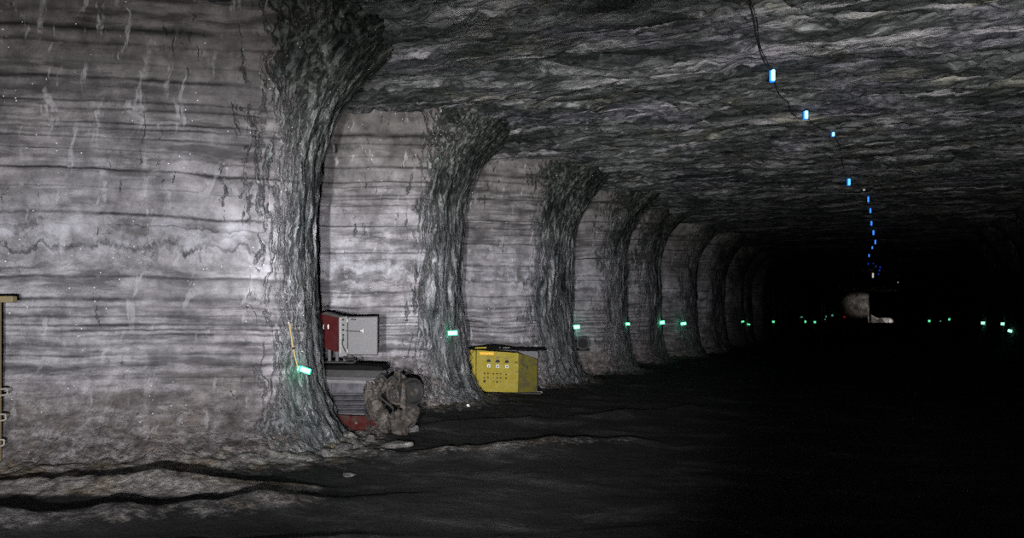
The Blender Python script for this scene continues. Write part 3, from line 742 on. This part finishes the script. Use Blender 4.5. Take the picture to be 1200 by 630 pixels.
# canopy: thin dark roof sheet with a slightly raised middle, on posts
bm = bmesh.new(); prism(bm, [(kx(538), kz(408)), (kx(541), kz(409.2)), (kx(575), kz(409)), (kx(600), kz(409.4)), (kx(640), kz(409.8)), (kx(640), kz(408.2)), (kx(604), kz(407.6)), (kx(590), kz(405.2)), (kx(575), kz(404.2)), (kx(556), kz(406.6))], -.32, .85)
bmesh.ops.recalc_face_normals(bm, faces=bm.faces); canopy = link('canopy', bm, M['deck'], K)
bm = bmesh.new(); bx(bm, (kx(564), -.34, kz(406.7)), (13*ZC/F, .015, 1.9*ZC/F), .002, Matrix.Rotation(-.03, 3, 'Y')); link('canopy_strip', bm, M['yellow'], canopy)
for u, w_ in ((586, 1.6), (593.5, 8)):
    bm = bmesh.new(); bx(bm, (kx(u), -.34, kz(406.6)), (w_*ZC/F, .015, 1.1*ZC/F), .002); link('canopy_tag', bm, M['light'], canopy)
for u in (559.5, 606, 631):
    bm = bmesh.new(); bx(bm, (kx(u), .40, (kz(409) + kz(415)) / 2 - .05), (.03, .03, kz(408.5) - kz(421)), .004); link('post', bm, M['dark'], K)
bm = bmesh.new()
for y_ in (.02, .68): bx(bm, (kx(592), y_, kz(460.8)), (84*ZC/F, .09, .055), .008)
for u in (560, 632): bx(bm, (kx(u), .35, kz(460.8)), (.09, .7, .05), .008)
link('skid', bm, M['dark'], K)
bm = bmesh.new(); bx(bm, (kx(632.5), .16, kz(459.8)), (7*ZC/F, .10, 2.2*ZC/F), .006); tag(link('skid_foot', bm, M['light'], K), 'pale grey skid end')
# hanging wires at its left edge
bm = bmesh.new()
for pts in (((549, 409), (553, 420), (547, 430), (552, 445), (557, 455)), ((556, 410), (551, 414), (546, 412), (544, 409))):
    tube(bm, [tuple(p) for p in catmull3([np.array((kx(a), .08, kz(b))) for a, b in pts])], .008, 6)
link('wiring', bm, M['rubber'], K)

# ------------------------------------------------------------------ machine behind the first pillar
ZM = 12.95
mp = at(425, 512, ZM)
E = empty('drilling_machine', (mp.x, mp.y, 0), TH)
E.name = 'parked_machine'
tag(E, 'parked machine with grey louvred hood, red chassis and dusty brown castings', 'machine')
XM = (425 - 600) / F * ZM
def mx(px, y=0): return (px - 600) / F * (ZM + y) - XM
def mz(py, y=0): return EYE + (HOR - py) / F * (ZM + y)
hood = None
bm = bmesh.new(); prism(bm, [(mx(378), mz(500)), (mx(436), mz(500)), (mx(441), mz(470)), (mx(441), mz(443)), (mx(378), mz(441.5))], .06, 1.25)
bmesh.ops.bevel(bm, geom=list(bm.edges), offset=.015, segments=2, affect='EDGES'); hood = link('hood', bm, M['grey'], E)
# sloping top: lighter strip leaning back
bm = bmesh.new()
v = [(mx(379), -.0, mz(444.5)), (mx(443), -.0, mz(446)), (mx(453, .55), .55, mz(433.5, .55)), (mx(379, .55), .55, mz(431.8, .55))]
a = [bm.verts.new(p) for p in v]; b = [bm.verts.new((p[0], p[1] + .03, p[2] - .05)) for p in v]
bm.faces.new(a); bm.faces.new(b[::-1])
for i in range(4): bm.faces.new((a[i], b[i], b[(i+1) % 4], a[(i+1) % 4]))
tag(link('hood_top', bm, M['light'], E), 'lighter grey sloping hood top')
bm = bmesh.new(); prism(bm, [(mx(377, .5), mz(433, .5)), (mx(449.5, .5), mz(434, .5)), (mx(447.5, .5), mz(429.5, .5)), (mx(420, .5), mz(427.6, .5)), (mx(377, .5), mz(428, .5))], .50, 1.3)
bmesh.ops.bevel(bm, geom=list(bm.edges), offset=.008, segments=1, affect='EDGES'); tag(link('top_deck', bm, M['deck'], E), 'black deck')
# frame round the grille, and louvres
bm = bmesh.new()
for (u0, v0, u1, v1) in ((387, 443.6, 434, 445), (386, 444, 387.6, 486), (432.6, 444.5, 434.2, 486)):
    bx(bm, (mx((u0+u1)/2), .045, mz((v0+v1)/2)), ((u1-u0)*ZM/F, .03, (v1-v0)*ZM/F), .004)
link('grille_frame', bm, M['grey'], hood)
N_ = NT('mesh_grille'); p_ = N_.obj(); sp_ = N_.n('ShaderNodeSeparateXYZ'); N_.l(p_, sp_.inputs[0])
dk = N_.mix(N_.mr(N_.noise(p_, 5, 5), .4, .6), (.03, .029, .036), (.07, .067, .078))
M['grille'] = N_.set(dk, .6, .2, N_.bump(N_.noise(p_, 40, 3), .4, .01), .3)
for j in range(9):
    v = 461.5 + j * 2.75
    bm = bmesh.new(); bx(bm, (mx(410), .048, mz(v)), (44*ZM/F, .05, 1.1*ZM/F), .003, Matrix.Rotation(.5, 3, 'X')); link('louvre', bm, M['grille'] if j % 2 else M['grey'], hood)
bm = bmesh.new(); bx(bm, (mx(410), .052, mz(453)), (44*ZM/F, .012, 14*ZM/F), .004); tag(link('hood_panel', bm, M['grille'], hood), 'dark smooth panel above the louvres')
# red chassis with ends
bm = bmesh.new(); prism(bm, [(mx(383), mz(513)), (mx(408), mz(517)), (mx(438), mz(518)), (mx(444), mz(505)), (mx(440), mz(487)), (mx(383), mz(485))], -.10, 1.2)
bmesh.ops.bevel(bm, geom=list(bm.edges), offset=.02, segments=2, affect='EDGES'); ch = link('chassis', bm, M['redd'], E); tag(ch, 'scuffed red chassis')
for u, v in ((398, 493), (405, 500), (419, 494), (432, 500)):
    bm = bmesh.new(); cyl(bm, (mx(u), -.11, mz(v)), .022, .03, 'Y', 8); link('bolt', bm, M['rust'], ch)
bm = bmesh.new(); bx(bm, (mx(418), -.12, mz(507)), (38*ZM/F, .06, 2.2*ZM/F), .012); link('lower_rail', bm, M['rust'], ch)
# dusty castings
for k, (u, v, y, su, sv, sy, nm) in enumerate([(437, 462, -.02, 8.5, 14, .25, 'gear_housing'), (446, 453, .10, 10, 9, .28, 'gear_housing'), (442, 480, -.04, 9, 12, .28, 'gear_housing'),
        (450, 492, -.03, 10, 13, .30, 'pump_casting'), (461, 455, .20, 10, 15, .34, 'end_casting'), (441, 505, -.1, 9, 9, .25, 'pump_casting')]):
    bm = bmesh.new(); lump(bm, (mx(u), y, mz(v)), (su*ZM/F, sy, sv*ZM/F), 11 + k, .34, 5, 1, 3.2); link(nm, bm, M['rust'], E, True)
for u, v, r in ((445, 472, 6.0), (436, 458, 4.4), (453, 482, 5)):
    bm = bmesh.new(); cyl(bm, (mx(u), -.24, mz(v)), r*ZM/F, .12, 'Y', 24, bev=.012); cyl(bm, (mx(u), -.31, mz(v)), r*.5*ZM/F, .06, 'Y', 18, bev=.008)
    for a_ in range(6): cyl(bm, (mx(u) + r*.75*ZM/F*math.cos(a_*PI/3), -.305, mz(v) + r*.75*ZM/F*math.sin(a_*PI/3)), .009, .02, 'Y', 8)
    link('hub', bm, M['rust'], E)
# open dark drum at the right end
bm = bmesh.new(); cyl(bm, (mx(467), .18, mz(462)), 12*ZM/F, .30, 'Y', 32, bev=.01); tag(link('wheel_recess', bm, M['rubber'], E), 'black hollow behind the casting')
bm = bmesh.new(); ring(bm, (mx(466), -.02, mz(461)), 11.6*ZM/F, 1.6*ZM/F, 'Y'); link('wheel_arch', bm, M['rust'], E, True)
D = empty('rd', (mx(480), .12, mz(459))); D.parent = E
bpy.data.objects.remove(D)
bm = bmesh.new(); cyl(bm, (0, 0, 0), .215, .20, 'Y', 36, bev=.03); dr = link('drum', bm, M['rubber'], E, True); dr.location = (mx(479.5), .10, mz(459.5)); dr.rotation_euler = (0, 0, .75)
for p__ in dr.data.polygons: p__.use_smooth = False
bm = bmesh.new(); ring(bm, (0, -.10, 0), .165, .018, 'Y'); link('drum_rim', bm, M['dark'], dr, True)
bm = bmesh.new(); cyl(bm, (0, -.11, 0), .06, .05, 'Y', 20, bev=.008); link('drum_hub', bm, M['rust'], dr)
bm = bmesh.new(); prism(bm, [(mx(470), mz(476)), (mx(473), mz(446)), (mx(476.5), mz(448)), (mx(477), mz(478))], -.16, -.08); bmesh.ops.bevel(bm, geom=list(bm.edges), offset=.01, segments=2, affect='EDGES')
tag(link('support_plate', bm, M['rust'], E), 'dusty brown plate beside the drum')
bm = bmesh.new(); lump(bm, (mx(478), .1, mz(488)), (.17, .25, .20), 31, .2, 4, 1, 2.0); lump(bm, (mx(466), .05, mz(494)), (.14, .25, .22), 33, .2, 4, 1, 2.0)
tag(link('mud_cake', bm, M['rust'], E, True), 'brown grey caked dust and rubble on the frame')
bm = bmesh.new()
for pts in (((441, 446), (449, 438), (456, 444), (462, 440), (468, 446)), ((446, 462), (455, 470), (463, 478), (459, 492)), ((434, 470), (430, 480), (436, 492), (431, 506))):
    tube(bm, [tuple(p) for p in catmull3([np.array((mx(a), -.20, mz(b))) for a, b in pts])], .017, 8)
link('hydraulic_hose', bm, M['rubber'], E, True)

# ------------------------------------------------------------------ open switch box on the deck
ZB = 13.15
bp = at(405, 428.5, ZB + .35); zdeck = mz(428, .5)
B = empty('switch_box', (bp.x, bp.y, bp.z), TH)
tag(B, 'red electrical switch box with its pale door swung open, on the parked machine', 'electrical box')
B.location.z += .05; ZB2 = ZB + .35; XB = (405 - 600) / F * ZB2
def qx(px, y=0): return (px - 600) / F * (ZB2 + y) - XB
def qz(py, y=0): return EYE + (HOR - py) / F * (ZB2 + y) - bp.z
def qpoly(name, pts, y0, y1, mat, parent=B, bev=.006):
    bm = bmesh.new(); prism(bm, [(qx(a, y0), qz(b, y0)) for a, b in pts], y0, y1)
    if bev: bmesh.ops.bevel(bm, geom=list(bm.edges), offset=bev, segments=2, affect='EDGES')
    return link(name, bm, mat, parent)
cs = qpoly('case', [(371, 409), (391, 415), (396, 415.5), (396.8, 374.5), (380, 370), (371, 370)], .0, .32, M['red'])
tag(cs, 'deep red case')
for u in (379.4, 384.9):
    bm = bmesh.new(); bx(bm, (qx(u), -.012, qz(386.3)), (1.3*ZB2/F, .02, 5.4*ZB2/F), .003); link('slot_plate', bm, M['whitep'], cs)
bm = bmesh.new(); prism(bm, [(qx(376), qz(371)), (qx(383), qz(368.6)), (qx(399), qz(373.6)), (qx(405), qz(373.4)), (qx(405), qz(374.6)), (qx(397), qz(375.4))], -.06, .34); link('rain_cover', bm, M['dark'], B)
it = qpoly('inner_frame', [(397, 421.5), (407, 420), (407, 374), (397, 375)], .02, .10, M['light']); tag(it, 'pale grey inner frame')
for v in (378, 384, 390, 396, 402): 
    bm = bmesh.new(); cyl(bm, (qx(402), .01, qz(v)), .018, .03, 'Y', 10); link('terminal', bm, M['dark'], it)
bm = bmesh.new(); bx(bm, (qx(399), .012, qz(397)), (.7*ZB2/F, .02, 42*ZB2/F), .002); link('frame_edge', bm, M['steel'], it)
bm = bmesh.new(); tube(bm, [tuple(p) for p in catmull3([np.array((qx(a), -.015, qz(b))) for a, b in ((402.5, 398), (401.5, 406), (404, 413), (407, 418))])], .008, 6); link('wire', bm, M['rubber'], it)
dr_ = qpoly('door', [(406.8, 419.6), (443, 420), (443, 373.8), (406.8, 374.4)], -.035, -.005, M['dark'], bev=.004); tag(dr_, 'black door edge and seal')
pn = qpoly('door_panel', [(408, 418.5), (441.8, 418.9), (441.8, 375.2), (408, 375.6)], -.05, -.03, M['white'], dr_); tag(pn, 'pale grey inner face of the door')
bm = bmesh.new(); tube(bm, [(qx(406), -.06, qz(391)), (qx(424), -.06, qz(392))], .007, 6); link('latch_rod', bm, M['dark'], pn)
bm = bmesh.new(); bx(bm, (qx(424.6), -.065, qz(391)), (3.2*ZB2/F, .03, 1.6*ZB2/F), .003); bx(bm, (qx(426.6), -.065, qz(391)), (1*ZB2/F, .03, 6*ZB2/F), .003); link('latch', bm, M['steel'], pn)
bm = bmesh.new(); bx(bm, (qx(415), -.054, qz(377.6)), (6*ZB2/F, .006, 1.6*ZB2/F), .001); link('maker_plate', bm, M['dark'], pn)
for v in (379, 415):
    bm = bmesh.new(); cyl(bm, (qx(407.3), -.03, qz(v)), .014, .06, 'Z', 10); link('hinge', bm, M['steel'], B)
bm = bmesh.new()
for u in (384, 393, 402): bx(bm, (qx(u), .16, (qz(412) + qz(429))/2), (3.4*ZB2/F, .07, qz(412) - qz(429)), .006)
link('stand', bm, M['grey'], B)
bm = bmesh.new(); bx(bm, (qx(394), .16, qz(428)), (30*ZB2/F, .32, .03), .006); link('foot_plate', bm, M['dark'], B)
bm = bmesh.new(); tube(bm, [tuple(p) for p in catmull3([np.array((qx(a), -.02, qz(b))) for a, b in ((403, 421), (406, 424.5), (412, 424), (417, 426.5), (412, 428.5), (404, 428))])], .016, 8); link('supply_cable', bm, M['rubber'], B, True)

# ------------------------------------------------------------------ rocks at the pillar foot
RK = [(461, 525, 11.6, 18, 4.6, .22, 'flat grey rock slab lying right of the pillar foot'),
 (434, 517, 12.1, 7, 5, .14, 'angular grey rock between pillar foot and flat slab'),
 (417, 524, 11.5, 8, 6.0, .17, 'dark blocky rock against the nearest pillar foot'),
 (402, 531, 11.1, 10, 6.5, .2, 'rough rock on the rubble left of the flat slab'),
 (432, 533, 11.2, 7, 3.2, .15, 'small low rock in front of the flat slab'),
 (381, 536, 10.8, 8, 5.0, .17, 'rounded rock at the lower left of the rubble heap'),
 (448, 535, 11.1, 4, 2.0, .08, 'tiny flat stone under the flat slab'),
 (409, 558, 9.8, 8, 2.6, .12, 'low stone on the dark floor edge below the heap'),
 (484, 502, 13.3, 6, 5, .18, 'rock leaning at the right end of parked machine')]
for i, (u, v, z_, su, sv, sy, lab) in enumerate(RK):
    P = at(u, v, z_); g = drop(P.x, P.y); P.z = g + sv*z_/F*.35
    t_ = link('fallen_rock', (lambda b_: (lump(b_, (0, 0, 0), (su*z_/F, sy, sv*z_/F), 41 + i*2, .16, 4, 1, 1.7), b_)[1])(bmesh.new()), M['rock'], None, False)
    t_.location = P; t_.rotation_euler = (random.uniform(-.1, .1), random.uniform(-.12, .12), TH + random.uniform(-.2, .2)); tag(t_, lab, 'rock', 'fallen rocks at the pillar foot')
h_ = hit(549.5, 475.5, 'wf'); bm = bmesh.new(); lump(bm, (0, 0, 0), (.028, .03, .045), 3, .15, 2, 1)
t_ = link('salt_lump', bm, M['salt']); t_.location = h_[0] + Vector((0, -.02, .01)); t_.rotation_euler = (0, -.4, 0); tag(t_, 'small bright white salt lump on the ground left of the yellow cabinet', 'rock')

# ------------------------------------------------------------------ round pipe end on the third pillar
h_ = hit(683, 402, 'wf'); zc_ = min(-h_[0].x*sT + h_[0].y*cT, 23.6) - .12; sc = zc_/F
t = empty('ventilation_pipe', at(683, 402, zc_), TH); tag(t, 'round black pipe end in a grey ring under a green marker light', 'pipe')
bm = bmesh.new(); ring(bm, (0, -.05, 0), 6.6*sc, 1.2*sc, 'Y'); tag(link('flange', bm, M['grey'], t, True), 'grey flange')
bm = bmesh.new(); cyl(bm, (0, .22, 0), 6.4*sc, .5, 'Y', 28, bev=.01); link('pipe', bm, M['rubber'], t)
bm = bmesh.new(); bx(bm, (1*sc, .1, -8*sc), (14*sc, .4, 1.6*sc), .01); link('shelf_bracket', bm, M['dark'], t)

# ------------------------------------------------------------------ steel rack at the left frame edge
h_ = hit(6, 400, 'w'); zc_ = -h_[0].x*sT + h_[0].y*cT - .22
h2 = hit(6, 520, 'wf'); zl = -h2[0].x*sT + h2[0].y*cT
zr = min(zc_, zl - .12) - .1; sc = zr/F
t = empty('steel_rack', at(-8, 540, zr), TH); t.location.z = drop(t.location.x, t.location.y)
tag(t, 'ochre steel rack with hooked loops at the left edge against the banded wall', 'rack')
ref = t.location.copy()
def rk(px, py): return ((px + 8) / F * zr, EYE + (HOR - py)/F*zr - ref.z)
a = rk(-40, 350.5); b = rk(17.5, 350.5)
bm = bmesh.new(); bx(bm, ((a[0]+b[0])/2, 0, a[1]), (b[0]-a[0], .10, 7.6*sc), .01); link('crossbar', bm, M['ocre'], t)
for u in (-3.2, -38):
    p0 = rk(u, 354); bm = bmesh.new(); bx(bm, (p0[0], .02, p0[1]/2), (.045, .06, p0[1]), .008); link('post', bm, M['ocre'], t)
for v in (459, 488.5, 518):
    p0 = rk(-3, v - 3.6); p1 = rk(9.5 - (v-459)*.06, v - 3.2); p2 = rk(9.2 - (v-459)*.06, v + 2.6); p3 = rk(-3, v + 4.2)
    bm = bmesh.new(); pts = [np.array((p[0], -.03, p[1])) for p in (p0, p1, p2, p3)]
    tube(bm, [tuple(p) for p in catmull3(pts, 6)], .011, 8); link('hook', bm, M['galv'], t, True)

# ------------------------------------------------------------------ light
def spot(name, loc, target, power, size, blend, radius, col):
    L = bpy.data.lights.new(name, 'SPOT'); L.energy = power; L.spot_size = math.radians(size); L.spot_blend = blend
    L.shadow_soft_size = radius; L.color = col
    o = bpy.data.objects.new(name, L); COL.objects.link(o); o.location = loc
    d = Vector(target) - Vector(loc); o.rotation_euler = d.to_track_quat('-Z', 'Y').to_euler(); return o
# vehicle headlamps beside the camera, below eye level; added spots light pillars and roof
def lamp(px, py, zt, power, size, blend=1.0, wide=1.0, dx=-.2, z=1.15, back=-1.2, col=(1, .985, 1)):
    x_, y_ = cw(dx, back); o = spot('headlamp_fill', (x_, y_, z), at(px, py, zt), power, size, blend, .05, col); o.scale = (wide, 1, 1)
lamp(100, 360, 11, 3900, 43, dx=-.55, wide=1.6)
lamp(80, 360, 11, 2400, 45, dx=.1, wide=1.6)
lamp(595, 325, 18, 8000, 37, dx=-.5, z=1.6)  # this spot and the next are added to brighten the farther pillars
lamp(595, 325, 18, 6200, 37, dx=.12, z=1.6)
lamp(1060, 130, 16, 10500, 22, dx=.15, z=1.3, wide=2.2)  # added spot that brightens the right side of the roof
lamp(640, 70, 14, 1300, 32, dx=.15, z=1.3, wide=1.8)  # added spot that brightens the middle of the roof
# work lamps out of sight in the far cross cut
x_, y_ = cw((1056 - 600) / F * 130.6, 130.6); d_ = at(1003, 350, 140)
spot('far_lamp', (x_, y_, 3.6), (d_.x, d_.y, 3.9), 800, 30, .8, .15, (1, .92, .85))
x_, y_ = cw((1054.5 - 600) / F * 138.3, 138.3); d_ = at(1030, 374, 139.4)
spot('far_lamp', (x_, y_, 2.3), (d_.x, d_.y, 1.5), 300, 80, .8, .1, (1, .93, .9))

W = bpy.data.worlds.new('world'); S.world = W; W.use_nodes = True
W.node_tree.nodes['Background'].inputs[0].default_value = (0, 0, 0, 1); W.node_tree.nodes['Background'].inputs[1].default_value = 0
S.view_settings.view_transform = 'Standard'; S.view_settings.look = 'None'; S.view_settings.gamma = 1; S.view_settings.exposure = 0
S.view_settings.use_curve_mapping = False
S.cycles.max_bounces = 4; S.cycles.diffuse_bounces = 1; S.cycles.use_denoising = False
S.cycles.sample_clamp_indirect = .4
